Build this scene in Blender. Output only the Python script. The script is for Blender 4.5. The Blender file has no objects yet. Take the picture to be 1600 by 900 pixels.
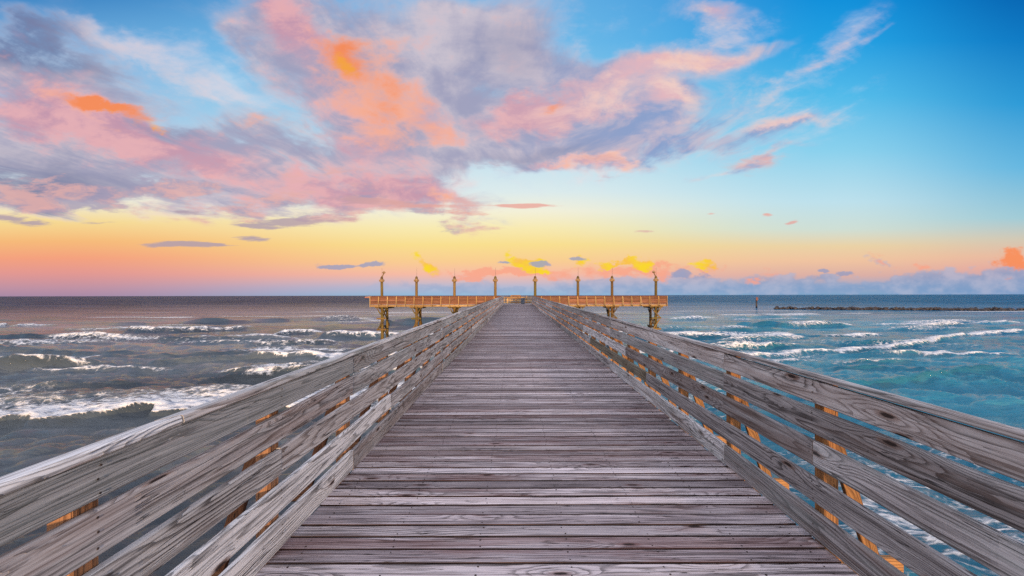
import bpy, math, random
import numpy as np
from mathutils import Vector
R = math.radians
rng = random.Random(7)
sc = bpy.context.scene

# ------------------------------------------------------------------ camera
cam_d = bpy.data.cameras.new('camera'); cam = bpy.data.objects.new('camera', cam_d)
sc.collection.objects.link(cam); sc.camera = cam
cam_d.sensor_width = 36; cam_d.lens = 14.85; cam_d.clip_start = .05; cam_d.clip_end = 60000
cam_d.shift_x = -.00375; cam_d.shift_y = .0071
EYE = 1.70
cam.location = (0, 0, EYE); cam.rotation_euler = (R(90), R(.118), 0)

# ------------------------------------------------------------------ render / exposure
sc.view_settings.view_transform = 'Standard'; sc.view_settings.look = 'None'
sc.view_settings.exposure = 0; sc.view_settings.gamma = 1; sc.view_settings.use_curve_mapping = False
sc.render.engine = 'CYCLES'; sc.cycles.use_denoising = False
sc.cycles.max_bounces = 5; sc.cycles.diffuse_bounces = 2; sc.cycles.glossy_bounces = 3
sc.cycles.use_adaptive_sampling = True; sc.cycles.adaptive_threshold = .01

# ------------------------------------------------------------------ sun (low, behind and to the right of the camera)
SUN_AZ = R(8); SUN_EL = R(1.9)
sd = bpy.data.lights.new('sun', 'SUN'); sd.energy = 4.2; sd.angle = R(.8); sd.color = (1, .64, .34)
sun = bpy.data.objects.new('sun', sd); sc.collection.objects.link(sun)
to_sun = Vector((math.sin(SUN_AZ)*math.cos(SUN_EL), -math.cos(SUN_AZ)*math.cos(SUN_EL), math.sin(SUN_EL)))
sun.rotation_euler = to_sun.to_track_quat('Z', 'Y').to_euler()

# ------------------------------------------------------------------ little node language
def lin(c):
    return tuple(((x/255)/12.92 if x/255 <= .04045 else ((x/255+.055)/1.055)**2.4) for x in c) + (1,)
class V:
    """a node socket with arithmetic"""
    def __init__(s, g, sock): s.g, s.s = g, sock
    def __add__(a, b): return a.g.m('ADD', a, b)
    def __radd__(a, b): return a.g.m('ADD', a, b)
    def __sub__(a, b): return a.g.m('SUBTRACT', a, b)
    def __rsub__(a, b): return a.g.m('SUBTRACT', b, a)
    def __mul__(a, b): return a.g.m('MULTIPLY', a, b)
    def __rmul__(a, b): return a.g.m('MULTIPLY', a, b)
    def __truediv__(a, b): return a.g.m('DIVIDE', a, b)
    def __pow__(a, b): return a.g.m('POWER', a, b)
class G:
    def __init__(s, tree): s.t = tree; s.n = tree.nodes; s.l = tree.links
    def put(s, sock, v):
        if isinstance(v, V): s.l.new(v.s, sock)
        elif v is not None: sock.default_value = v
    def m(s, op, *a, clamp=False):
        n = s.n.new('ShaderNodeMath'); n.operation = op; n.use_clamp = clamp
        for i, x in enumerate(a): s.put(n.inputs[i], x)
        return V(s, n.outputs[0])
    def xyz(s, v):
        n = s.n.new('ShaderNodeSeparateXYZ'); s.put(n.inputs[0], v); return [V(s, o) for o in n.outputs]
    def vec(s, x=0., y=0., z=0.):
        n = s.n.new('ShaderNodeCombineXYZ')
        for i, q in enumerate((x, y, z)): s.put(n.inputs[i], q)
        return V(s, n.outputs[0])
    def vm(s, op, a, b=None, scale=None):
        n = s.n.new('ShaderNodeVectorMath'); n.operation = op; s.put(n.inputs[0], a)
        if b is not None: s.put(n.inputs[1], b)
        if scale is not None: s.put(n.inputs['Scale'], scale)
        return V(s, n.outputs[0])
    def noise(s, vec, scale=1., detail=2., rough=.5, dist=0., col=False, lac=2.):
        n = s.n.new('ShaderNodeTexNoise'); n.noise_dimensions = '3D'; s.put(n.inputs['Vector'], vec)
        s.put(n.inputs['Scale'], scale); s.put(n.inputs['Detail'], detail); s.put(n.inputs['Roughness'], rough)
        s.put(n.inputs['Distortion'], dist); s.put(n.inputs['Lacunarity'], lac)
        return V(s, n.outputs['Color' if col else 'Fac'])
    def voro(s, vec, scale=1., feature='F1', rand=1.):
        n = s.n.new('ShaderNodeTexVoronoi'); n.feature = feature; s.put(n.inputs['Vector'], vec)
        s.put(n.inputs['Scale'], scale); s.put(n.inputs['Randomness'], rand)
        return n
    def white(s, w):
        n = s.n.new('ShaderNodeTexWhiteNoise'); n.noise_dimensions = '1D'; s.put(n.inputs['W'], w)
        return V(s, n.outputs['Value'])
    def ss(s, x, a, b, lo=0., hi=1., kind='SMOOTHSTEP'):
        n = s.n.new('ShaderNodeMapRange'); n.interpolation_type = kind; n.clamp = True
        s.put(n.inputs['Value'], x); s.put(n.inputs['From Min'], a); s.put(n.inputs['From Max'], b)
        s.put(n.inputs['To Min'], lo); s.put(n.inputs['To Max'], hi)
        return V(s, n.outputs['Result'])
    def ramp(s, x, stops, mode='LINEAR'):
        n = s.n.new('ShaderNodeValToRGB'); r = n.color_ramp; r.interpolation = mode
        while len(r.elements) < len(stops): r.elements.new(1.)
        for e, (p, c) in zip(r.elements, stops): e.position = p; e.color = lin(c) if len(c) == 3 else c
        s.put(n.inputs[0], x); return V(s, n.outputs[0])
    def mix(s, f, a, b, mode='MIX'):
        n = s.n.new('ShaderNodeMix'); n.data_type = 'RGBA'; n.blend_type = mode; n.clamp_factor = True
        s.put(n.inputs[0], f)
        for sock, v in ((n.inputs[6], a), (n.inputs[7], b)):
            s.put(sock, v if isinstance(v, V) else (lin(v) if len(v) == 3 else v))
        return V(s, n.outputs[2])
    def blob(s, P, u, v, ru, rv, rot=0.):
        n = s.n.new('ShaderNodeMapping'); n.vector_type = 'TEXTURE'; s.put(n.inputs[0], P)
        n.inputs['Location'].default_value = (u, v, 0); n.inputs['Rotation'].default_value = (0, 0, R(rot))
        n.inputs['Scale'].default_value = (ru, rv, 1)
        g = s.n.new('ShaderNodeTexGradient'); g.gradient_type = 'SPHERICAL'; s.l.new(n.outputs[0], g.inputs[0])
        return V(s, g.outputs['Fac'])
    def blobs(s, P, lst):
        tot = None
        for (u, v, ru, rv, rot, w) in lst:
            b = s.ss(s.blob(P, u, v, ru, rv, rot), 0, 1., 0, w*1.15)
            tot = b if tot is None else tot + b
        return tot
    def gate(s, b, extra, lo, hi):
        return s.ss(b + extra, lo, hi)*s.ss(b, .02, .22)
    def attr(s, name):
        n = s.n.new('ShaderNodeAttribute'); n.attribute_name = name; return n

# ------------------------------------------------------------------ sky: sunset gradient, cloud deck, low cumulus
# u = x / y, v = z / y of the looking direction (tangents east and up of straight out to sea)
wd = bpy.data.worlds.new('World'); sc.world = wd; wd.use_nodes = True
wt = wd.node_tree; wt.nodes.clear(); g = G(wt)
geo = wt.nodes.new('ShaderNodeTexCoord')
D = V(g, geo.outputs['Generated'])
dx, dy, dz = g.xyz(D)
ym = g.m('MAXIMUM', dy, .3)
zz = g.m('MAXIMUM', dz, 0.)
u = dx/ym; v = zz/ym
P0 = g.vec(u, v, 0.)
# cloud placement: (u, v, half width, half height, slant in degrees, weight)
#>>SKY
MASS = [(-1.161,0.403,0.523,0.205,-12,1.0),(-0.827,0.335,0.682,0.182,-14,1.0),(-0.433,0.289,0.591,0.136,-8,0.9),(-0.555,0.638,0.25,0.136,-40,0.8),(-0.373,0.532,0.341,0.25,-35,1.0),(-0.252,0.38,0.295,0.205,-20,0.8),(-0.07,0.608,0.295,0.205,0,0.42),(0.067,0.532,0.25,0.159,0,0.45),(-1.13,0.259,0.523,0.114,-8,0.85),(-0.282,0.232,0.386,0.045,-9,0.7),(-0.767,0.229,0.455,0.041,-6,0.35),(-1.13,0.598,0.386,0.114,-22,0.95),(-0.956,0.63,0.182,0.068,-15,0.45),(0.112,0.441,0.318,0.114,18,0.75),(0.385,0.555,0.364,0.082,12,0.75),(0.582,0.592,0.136,0.045,25,0.4),(0.233,0.403,0.386,0.077,6,0.7),(0.142,0.342,0.341,0.082,4,0.75),(0.392,0.459,0.102,0.045,0,0.5),(0.62,0.441,0.136,0.136,55,0.38),(0.673,0.403,0.182,0.036,5,0.4),(0.726,0.559,0.159,0.036,45,0.42),(0.824,0.605,0.125,0.027,35,0.4),(0.445,0.686,0.182,0.068,0,0.8),(0.294,0.668,0.136,0.068,0,0.3),(0.173,0.288,0.273,0.027,0,0.62),(0.521,0.302,0.273,0.023,12,0.5),(-0.161,0.441,0.205,0.114,0,0.4),(-0.161,0.683,0.455,0.091,0,0.5),(-0.752,0.577,0.341,0.091,-28,-0.55),(-0.615,0.486,0.159,0.059,-30,-0.35),(-0.873,0.661,0.273,0.068,-10,-0.3),(0.294,0.562,0.364,0.136,15,0.3),(0.218,0.426,0.455,0.182,8,0.35),(-0.1,0.486,0.364,0.227,0,0.35),(-0.282,0.608,0.455,0.159,0,0.35),(-0.07,0.365,0.273,0.114,0,0.35),(0.597,0.411,0.25,0.114,20,0.25),(-0.858,0.486,0.364,0.068,-22,0.3),(-1.13,0.502,0.409,0.091,-18,0.35),(-0.691,0.555,0.682,0.159,-22,0.5),(-0.539,0.441,0.455,0.114,-20,0.35),(-0.1,0.532,0.591,0.25,0,0.3),(0.233,0.342,0.5,0.1,5,0.5),(0.021,0.38,0.341,0.114,0,0.5),(0.355,0.486,0.341,0.136,10,0.42),(0.491,0.373,0.25,0.059,8,0.4),(0.218,0.623,0.136,0.091,30,-0.3)]
DARK = [(-1.161,0.608,0.364,0.136,-22,1.0),(-1.161,0.259,0.523,0.136,-8,0.9),(-0.842,0.395,0.227,0.055,-14,0.4),(-0.009,0.592,0.227,0.159,0,0.35),(0.067,0.32,0.273,0.045,4,0.4)]
PINK = [(-1.1,0.441,0.523,0.114,-14,0.9),(-0.767,0.32,0.682,0.102,-12,0.75),(-0.373,0.411,0.364,0.273,-30,0.7),(-0.57,0.653,0.25,0.114,-40,0.8),(-0.252,0.232,0.386,0.057,-8,0.9),(0.112,0.448,0.318,0.091,18,0.8),(0.43,0.57,0.341,0.091,14,0.8),(0.173,0.288,0.318,0.032,0,1.0),(0.445,0.683,0.205,0.08,0,0.9),(0.233,0.411,0.409,0.057,6,0.6),(0.673,0.411,0.273,0.045,0,0.8),(0.521,0.302,0.273,0.023,12,0.6),(-0.024,0.441,0.182,0.068,10,0.8),(-0.994,0.214,0.341,0.032,-5,0.5),(0.392,0.459,0.114,0.045,0,0.8),(0.748,0.562,0.273,0.136,30,0.8),(0.627,0.441,0.136,0.136,50,0.7)]
SALMON = [(-0.994,0.448,0.386,0.055,-12,0.8),(-0.388,0.532,0.25,0.227,-35,1.0),(-0.252,0.441,0.227,0.182,-20,0.6),(-0.661,0.388,0.273,0.036,-6,0.7),(-0.373,0.38,0.386,0.055,-6,0.5),(0.097,0.456,0.114,0.045,10,0.8),(0.385,0.555,0.273,0.05,12,0.6),(0.173,0.288,0.25,0.02,0,0.8),(-0.161,0.217,0.159,0.023,-8,0.8),(0.445,0.683,0.159,0.057,0,0.5),(0.142,0.38,0.136,0.027,5,0.5)]
ORANGE = [(-0.403,0.555,0.136,0.091,-35,1.0),(-0.948,0.444,0.182,0.03,-14,0.9),(-0.85,0.402,0.109,0.034,-8,1.0),(-0.714,0.411,0.068,0.023,-10,0.7),(-0.645,0.377,0.159,0.018,-4,0.5),(-0.994,0.456,0.136,0.023,-10,0.6),(0.097,0.456,0.055,0.027,10,0.7),(-0.297,0.471,0.068,0.136,-20,0.5)]
GOLD = [(-0.406,0.541,0.077,0.032,-30,1.0),(-0.85,0.398,0.064,0.025,-5,1.0),(-0.956,0.438,0.057,0.018,-14,0.5)]
LETS = [(-0.994,0.229,0.455,0.077,-6,1.0),(-0.585,0.217,0.455,0.068,-6,0.9),(-0.282,0.214,0.455,0.045,-8,0.8),(-0.373,0.297,0.455,0.068,0,0.4),(-1.176,0.244,0.273,0.114,0,0.6),(0.142,0.289,0.318,0.055,0,0.4),(0.597,0.335,0.182,0.068,10,0.4)]
VEIL = [(-0.964,0.63,0.182,0.059,-18,0.6),(-0.721,0.532,0.364,0.114,-28,0.45),(-0.615,0.471,0.182,0.068,-25,0.6),(-0.827,0.562,0.318,0.114,-25,0.4),(-0.282,0.274,0.682,0.091,-5,0.6),(-1.039,0.244,0.455,0.114,-6,0.7),(-0.691,0.244,0.455,0.068,-6,0.8),(0.142,0.335,0.455,0.136,5,0.7),(0.142,0.608,0.341,0.136,10,0.45),(0.021,0.441,0.341,0.182,0,0.5),(0.491,0.638,0.205,0.068,20,0.5),(0.658,0.426,0.318,0.136,30,0.5),(0.748,0.577,0.227,0.091,40,0.45)]
STREAK = [(-0.539,0.173,0.25,0.02,3,1.0),(-0.805,0.12,0.136,0.014,0,1.0),(-0.721,0.118,0.091,0.007,0,0.7),(-0.623,0.133,0.073,0.011,0,0.9),(-1.176,0.179,0.136,0.02,-6,1.0),(-0.282,0.217,0.364,0.023,-6,0.7),(-0.009,0.211,0.136,0.009,0,0.7),(0.461,0.189,0.027,0.007,0,0.8),(0.597,0.189,0.027,0.009,0,0.9),(0.652,0.17,0.036,0.009,20,0.9),(-0.782,0.198,0.068,0.011,0,0.8),(-0.994,0.173,0.114,0.007,0,0.5),(0.021,0.211,0.136,0.007,0,0.5),(0.309,0.15,0.05,0.007,0,0.5)]
BANK = [(0.067,0.014,0.591,0.032,0,0.75),(0.445,0.017,0.5,0.032,0,0.8),(0.824,0.018,0.5,0.036,0,0.85),(1.112,0.023,0.364,0.055,0,0.95),(0.567,0.041,0.068,0.018,0,0.6),(0.733,0.044,0.059,0.016,0,0.55),(0.976,0.047,0.091,0.027,0,0.6),(0.415,0.044,0.136,0.023,0,0.55),(0.87,0.07,0.091,0.032,-25,0.5),(1.188,0.047,0.136,0.068,0,0.8),(-0.191,0.023,0.273,0.032,0,0.5),(0.673,0.044,0.182,0.023,0,0.5),(0.233,0.035,0.136,0.027,0,0.5)]
LPINK = [(-0.206,0.056,0.05,0.023,-30,0.7),(-0.039,0.053,0.159,0.018,0,0.9),(0.036,0.055,0.136,0.023,0,0.7),(0.233,0.056,0.182,0.027,0,0.8),(0.355,0.047,0.045,0.032,0,0.6),(0.453,0.056,0.091,0.023,0,0.6),(0.567,0.036,0.041,0.014,0,0.9),(0.597,0.055,0.045,0.014,0,0.5),(0.961,0.068,0.055,0.018,0,0.9),(-0.115,0.056,0.091,0.014,0,0.6),(0.87,0.077,0.059,0.016,-15,0.7),(0.309,0.05,0.114,0.018,0,0.6)]
LGOLD = [(0.009,0.082,0.059,0.027,-10,1.0),(0.044,0.068,0.059,0.02,0,0.9),(-0.209,0.065,0.045,0.027,-35,1.0),(0.155,0.08,0.027,0.02,0,0.9),(0.218,0.071,0.055,0.018,5,1.0),(0.256,0.077,0.032,0.016,0,0.9),(0.291,0.07,0.059,0.02,-20,1.0),(0.45,0.068,0.05,0.02,-15,0.9),(1.176,0.08,0.073,0.045,-15,1.2),(0.294,0.055,0.036,0.011,0,0.6),(0.059,0.055,0.045,0.011,0,0.7)]
LGREY = [(-0.433,0.07,0.086,0.011,0,1.1),(-0.339,0.076,0.064,0.014,5,1.1),(0.059,0.073,0.05,0.011,0,1.0),(0.147,0.086,0.032,0.009,0,1.0),(0.394,0.047,0.045,0.018,0,0.9),(0.726,0.056,0.032,0.009,0,0.9),(0.779,0.052,0.041,0.009,0,0.9),(0.445,0.044,0.068,0.018,0,0.7),(-0.032,0.079,0.036,0.007,0,0.6)]
#<<SKY
def clear_sky():
    vs = v/.72                                      # 0..1 across the picture's sky
    st = lambda l: [((p)/.72, c) for p, c in l]
    L = g.ramp(vs, st([(0., (172,142,170)), (.02, (196,150,168)), (.055, (232,156,150)), (.09, (250,165,130)), (.13, (252,190,125)), (.175, (252,222,150)), (.225, (246,242,218)), (.29, (214,232,240)), (.42, (164,208,238)), (.58, (118,184,232)), (.72, (58,134,200))]))
    C = g.ramp(vs, st([(0., (150,190,222)), (.02, (185,190,215)), (.05, (252,192,170)), (.08, (255,210,150)), (.12, (255,228,146)), (.16, (254,240,182)), (.20, (249,246,222)), (.245, (226,241,242)), (.33, (198,230,245)), (.45, (148,210,242)), (.60, (112,190,238)), (.72, (100,178,232))]))
    Q = g.ramp(vs, st([(0., (128,168,205)), (.02, (160,175,205)), (.045, (225,180,170)), (.08, (245,200,165)), (.115, (240,215,170)), (.155, (212,228,218)), (.22, (194,230,242)), (.34, (142,214,243)), (.47, (84,192,240)), (.60, (34,164,232)), (.72, (6,144,222))]))
    E = g.ramp(vs, st([(0., (125,160,200)), (.03, (175,170,195)), (.06, (235,175,165)), (.09, (238,190,165)), (.13, (215,205,185)), (.18, (165,208,220)), (.3, (104,188,230)), (.45, (44,158,220)), (.6, (10,126,202)), (.72, (0,100,180))]))
    c = g.mix(g.ss(u, -1.1, -.15), L, C)
    c = g.mix(g.ss(u, .0, .75), c, Q)
    c = g.mix(g.ss(u, .75, 1.25), c, E)
    return c
sky = clear_sky()
# perspective-correct cloud layer coordinates: streaks run out towards the horizon
h = zz/ym + .10
qx = u/h; qy = 1./h if False else g.m('DIVIDE', 1., h)
q = g.vec(qx, qy, 0.)
wq = g.noise(g.vec(qx*1.1, qy*.9, 3.), 1., 3, .5, col=True)
qw = g.vm('ADD', g.vec(qx*1.8, qy*1.05, 0.), g.vm('SCALE', g.vm('SUBTRACT', wq, (.5,.5,.5)), scale=1.5))
n1 = g.noise(qw, 1.25, 7, .62)
n2 = g.noise(g.vm('ADD', qw, (7.3, 2.1, 4.)), 2.1, 6, .6)
n3 = g.noise(g.vm('ADD', g.vec(u*6.5, v*13., 9.), g.vm('SCALE', wq, scale=1.6)), 1., 6, .64)
wp = g.noise(g.vec(u, v*1.6, 1.), 3.4, 4, .55, col=True)
P = g.vm('ADD', P0, g.vm('SCALE', g.vm('SUBTRACT', wp, (.5,.5,.5)), scale=.20))
wp2 = g.noise(g.vec(u, v*1.7, 8.), 15., 5, .62, col=True)
PS = g.vm('ADD', P0, g.vm('SCALE', g.vm('SUBTRACT', wp2, (.5,.5,.5)), scale=.085))
PM = g.vm('ADD', P, g.vm('SCALE', g.vm('SUBTRACT', wp2, (.5,.5,.5)), scale=.10))
mass = g.blobs(P, MASS)
dens = g.ss(mass + (n1 - .5)*2.8 + (n3 - .5)*1.1 - .16, 0., 1.15)*g.ss(mass, .06, .34)
# thin bright veil round the thick cloud
veil = g.gate(g.blobs(P, VEIL), (n1 - .5)*2.2 + (n3 - .5)*2.0 + (n2-.5)*.8, .25, 1.45)
sky = g.mix(veil*.6, sky, g.mix(g.ss(n2, .4, .6), (206,226,245), (246,226,228)))
# colour of the deck
mauve = g.mix(g.ss(n2*.6+n3*.4, .38, .62), (166,162,190), (214,202,212))
mauve = g.mix(g.ss(u, -.2, .5), mauve, g.mix(g.ss(n2, .38, .62), (135,160,208), (205,188,205)))
mauve = g.mix(g.ss(g.blobs(P, DARK), 0., 1.), mauve, (124,128,164))
pinkf = g.ss(g.blobs(PM, PINK) + (n2 - .5)*2.4 + (n3-.5)*1.2, .2, 1.15)
cc = g.mix(pinkf*.85, mauve, g.mix(g.ss(u, -.15, .35), g.mix(g.ss(n3, .4, .6), (205,146,168), (240,172,176)), g.mix(g.ss(n3, .42, .6), (240,186,190), (255,214,200))))
cc = g.mix(g.ss(g.blobs(PM, SALMON) + (n2 - .5)*2.4 + (n3-.5)*2.6 + (n1-.5)*1.2, .4, 1.75), cc, g.mix(g.ss(u, -.1, .4), (255,176,146), (255,200,178)))
cc = g.mix(g.gate(g.blobs(PS, ORANGE), (n3 - .5)*2.6 + (n2-.5)*1.2, .2, 1.5), cc, (255,140,72))
cc = g.mix(g.gate(g.blobs(PS, GOLD), (n3 - .5)*2.2, .3, 1.3), cc, (255,165,20))
cc = g.mix(g.ss(dens + (n3-.5)*.8, .1, .85, .6, 0.), cc, g.mix(g.ss(n2, .4, .6), (206,214,238), (252,226,222)))       # thin edges paler
sky = g.mix(g.m('MULTIPLY', dens, g.ss(v, .0, .1)*.94), sky, cc)
# small broken cloudlets under the deck
n4 = g.noise(g.vec(u*5.5 + n3*.5, v*21., 3.), 1., 6, .64)
cl = g.ss(g.blobs(P, LETS) + (n4 - .5)*5., .45, 1.15)*g.ss(g.blobs(P, LETS), .02, .4)
sky = g.mix(cl*.82, sky, g.mix(g.ss(n3 + (n4-.5)*.5, .42, .6), (170,160,186), (232,180,176)))
# thin streaks, low in the sky
st = g.blobs(g.vm('ADD', P0, g.vm('SCALE', g.vm('SUBTRACT', wp, (.5,.5,.5)), scale=.02)), STREAK)
sf = g.gate(st, (g.noise(g.vec(u*9., v*60., 2.), 1., 5, .65) - .5)*2.8, .32, .95)
sky = g.mix(sf*.85, sky, g.mix(g.ss(u, -.62, -.1), (178,160,176), g.mix(g.ss(v, .06, .2), (170,170,195), (240,172,160))))
# haze bank of grey blue cumulus on the horizon
pn = g.noise(g.vec(u*9., v*17., 5.), 1., 5, .55)
pn2 = g.noise(g.vec(u*22., v*34., 6.), 1., 5, .55)
bank = g.blobs(P0, BANK)
bf = g.gate(bank, (pn - .5)*2.6 + (pn2 - .5)*2.2, .42, .9)
sky = g.mix(bf*g.ss(u, -.4, .9, .45, .72), sky, g.mix(g.ss(pn2*.6+pn*.4, .38, .62), (122,160,204), (176,186,214)))
pk = g.gate(g.blobs(PS, LPINK), (pn2 - .5)*2.6, .2, 1.1)
sky = g.mix(pk*.8, sky, (255,168,140))
yl = g.gate(g.blobs(PS, LGOLD), (pn2 - .5)*3.0, .25, 1.0)
sky = g.mix(yl*.93, sky, g.mix(g.ss(u, .42, .55), g.mix(g.ss(pn2, .4, .6), (255,198,70), (255,222,30)), (255,146,92)))
gb = g.gate(g.blobs(g.vm('ADD', P0, g.vm('SCALE', g.vm('SUBTRACT', wp2, (.5,.5,.5)), scale=.03)), LGREY), (pn2 - .5)*2.6, .35, .8)
sky = g.mix(gb*.8, sky, (150,160,196))
# overhead, above the picture: unseen pale lavender cloud, added to brighten the deck
sky = g.mix(g.ss(v, .78, 1.35), sky, (1.02,.98,1.16,1))
# behind the viewer: the sun's own side of the sky, warm and bright
back = g.ss(dy, .25, -.5)
bk = g.ramp(dz, [(0., (1.,.62,.40,1)), (.12, (1.,.72,.52,1)), (.35, (1.,.88,.86,1)), (.7, (.95,.95,1.,1)), (1., (.95,.93,1.,1))])
sky = g.mix(back, sky, g.vm('SCALE', bk, scale=1.45))
skyn = wt.nodes.new('ShaderNodeTexSky'); skyn.sky_type = 'NISHITA'; skyn.sun_disc = False
skyn.sun_elevation = SUN_EL; skyn.sun_rotation = math.pi - SUN_AZ
bg1 = wt.nodes.new('ShaderNodeBackground'); wt.links.new(sky.s, bg1.inputs[0]); bg1.inputs[1].default_value = 1.0
bg2 = wt.nodes.new('ShaderNodeBackground'); wt.links.new(skyn.outputs[0], bg2.inputs[0]); bg2.inputs[1].default_value = .06
add = wt.nodes.new('ShaderNodeMixShader'); add.inputs[0].default_value = .06
wt.links.new(bg1.outputs[0], add.inputs[1]); wt.links.new(bg2.outputs[0], add.inputs[2])
wo = wt.nodes.new('ShaderNodeOutputWorld'); wt.links.new(add.outputs[0], wo.inputs[0])
wd.cycles.sampling_method = 'MANUAL'; wd.cycles.sample_map_resolution = 512

# ------------------------------------------------------------------ materials
def new_mat(name):
    m = bpy.data.materials.new(name); m.use_nodes = True; t = m.node_tree
    b = t.nodes['Principled BSDF']; return m, G(t), b
def bump(g, b, hgt, dist, strength=1.):
    n = g.n.new('ShaderNodeBump'); n.inputs['Strength'].default_value = strength; g.put(n.inputs['Distance'], dist)
    g.put(n.inputs['Height'], hgt); g.l.new(n.outputs[0], b.inputs['Normal']); return n
def wood(name, light, mid, dark, warm, warmth=.3, vary=.46, moss=None, ring=1., rough=.78, line=.75, spread=.5, weather=0.):
    """sawn softwood: growth rings seen flat (cathedrals), knots, fibre, checks; UV = metres along / across the board"""
    m, g, b = new_mat(name)
    uv = g.n.new('ShaderNodeUVMap'); uv.uv_map = 'grain'
    U, W, _ = g.xyz(V(g, uv.outputs[0]))
    bid = g.m('FLOOR', W/10.); w = W - bid*10. - 5.
    r1 = g.white(bid*1.37 + .5); r2 = g.white(bid*2.91 + 3.3); r3 = g.white(bid*.77 + 9.1)
    # knots
    vo = g.voro(g.vec(U*1.05 + r1*41., w*4.0 + r2*37., 0.), 1.0); vo.voronoi_dimensions = '2D'
    kd = V(g, vo.outputs['Distance']); kc = g.xyz(V(g, vo.outputs['Color']))[0]
    kd = kd + g.ss(kc, .55, .45)*1.5
    kd = kd + (g.noise(g.vec(U*30., w*60., r1*9.), 1., 2, .5) - .5)*.035
    knot = g.ss(kd, .062, .032); knoth = g.ss(kd, .42, .0)
    # ring field: a slowly wandering height cut by levels, sharp dark late wood on one side of each ring
    f = g.noise(g.vec(U*.42 + r1*60., w*5.2, r2*30.), 1., 2.4, .42)
    f = f*(13.*ring) + w*(r3 - .5)*130. + knoth*3.4 + (g.noise(g.vec(U*2.5, w*26., r1*9.), 1., 3, .55) - .5)*.7
    fr = g.m('FRACT', f)
    late = g.ss(fr, .35, .93)**1.5*g.ss(fr, 1., .965)
    fib = g.noise(g.vec(U*1.7, w*120., r1*70.), 1., 5, .68)
    fib2 = g.noise(g.vec(U*.7 + 5., w*30., r2*70.), 1., 6, .72)
    blot = g.noise(g.vec(U*1.1, w*5., r3*40.), 1., 4, .6)
    c = g.mix(g.ss(blot + (r1-.5)*spread, .3, .72), mid, light)
    c = g.mix(late*line*g.ss(blot, .25, .6, 1., .62), c, dark)
    c = g.mix(g.ss(fib, .53, .68)*.72, c, dark)
    c = g.mix(g.ss(fib, .46, .34)*.45, c, light)
    c = g.mix(g.ss(fib2, .52, .64)*.72, c, dark)
    c = g.mix(g.ss(fib2, .45, .32)*.5, c, light)
    c = g.mix(g.ss(g.noise(g.vec(U*.8, w*9., r2*50.), 1., 5, .65) + (r2-.5)*.35, .52, .68)*warmth, c, warm)
    # drying checks: thin black lines where a long stretched noise crosses a level
    cn = g.noise(g.vec(U*.8, w*26., r3*33.), 1., 3, .5)
    chk = g.ss(g.m('ABSOLUTE', cn - .5), .0075, .003)*g.ss(g.noise(g.vec(U*1.4 + 3., w*8., r1*33.), 1., 2, .5), .46, .56)
    c = g.mix(chk*.9, c, (24,20,22))
    c = g.mix(g.ss(kd, .11, .06)*.6, c, warm)
    c = g.mix(knot*.95, c, (34,22,20))
    spot = g.ss(g.noise(g.vec(U*26., w*40., r2*60.), 1., 3, .6), .68, .74)
    c = g.mix(spot*.55, c, (40,34,34))
    if moss: c = g.mix(g.ss(g.noise(g.vec(U*1.3, w*12., r3*80.), 1., 5, .6) + (r3-.5)*.5, .54, .76)*.34, c, moss)
    hs = g.n.new('ShaderNodeHueSaturation'); g.put(hs.inputs['Value'], g.m('ADD', .97-vary*.5, g.white(bid*3.71+1.1)*vary)); g.l.new(c.s, hs.inputs['Color'])
    g.l.new(hs.outputs[0], b.inputs['Base Color'])
    b.inputs['Roughness'].default_value = rough; b.inputs['Specular IOR Level'].default_value = .3
    bump(g, b, late*.7 + fib*.9 + chk*-1.6 + knot*-.6, .003, 1.)
    return m
WOOD_RAIL = wood('weathered_rail_wood', (206,208,213), (152,150,154), (44,37,37), (118,92,80), .34, moss=(132,144,146), ring=1.25, line=.92)
WOOD_DARK = wood('mossy_rail_wood', (120,116,104), (96,92,80), (50,46,40), (110,90,60), .3, moss=(90,104,70))
WOOD_DECK = wood('weathered_deck_wood', (208,199,205), (150,140,146), (40,31,32), (104,68,64), .5, vary=.46, ring=.8, line=.85, spread=.9)
WOOD_EDGE = wood('gap_shade_plank_edge', (84,68,66), (58,45,44), (24,19,19), (70,40,36), .5)  # gap shade put into the colour of plank sides and chamfers
WOOD_POST = wood('raw_post_wood', (182,136,90), (144,102,66), (76,48,32), (150,102,58), .3, ring=.9)
WOOD_POSTL = wood('shaded_post_wood', (150,112,84), (118,80,58), (66,44,34), (120,76,48), .3, ring=.9)  # darker copy of the post wood, shade on the left posts painted in
WOOD_T = wood('red_brown_pier_wood', (150,102,78), (118,78,58), (68,42,32), (128,78,46), .3, ring=.8, line=.4)
WOOD_PILE = wood('algae_stained_pile_wood', (132,106,58), (96,74,38), (46,34,20), (84,54,26), .4, moss=(90,98,24), rough=.7, line=.4)
WOOD_TRIM = wood('pale_yellow_pier_wood', (204,174,122), (170,134,84), (100,70,42), (176,126,68), .3, ring=.8, line=.4)
def plain(name, col, rough=.5, metal=0., var=.25, scale=6.):
    m, g, b = new_mat(name)
    tc = g.n.new('ShaderNodeTexCoord')
    n = g.noise(V(g, tc.outputs['Object']), scale, 5, .6)
    d = tuple(int(x*(1-var)) for x in col); l = tuple(min(255, int(x*(1+var*.6))) for x in col)
    g.l.new(g.mix(g.ss(n, .35, .65), d, l).s, b.inputs['Base Color'])
    b.inputs['Roughness'].default_value = rough; b.inputs['Metallic'].default_value = metal
    bump(g, b, n, .004, .4)
    return m
RUST = plain('rusty_nail_metal', (52,40,38), .7, .3)
BIN_M = plain('grey_plastic', (84,100,118), .5)
LAMP_M = plain('lamp_housing_metal', (140,112,72), .5, .0)
ROD_M = plain('thin_rod_metal', (90,86,84), .4, .6)
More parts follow.
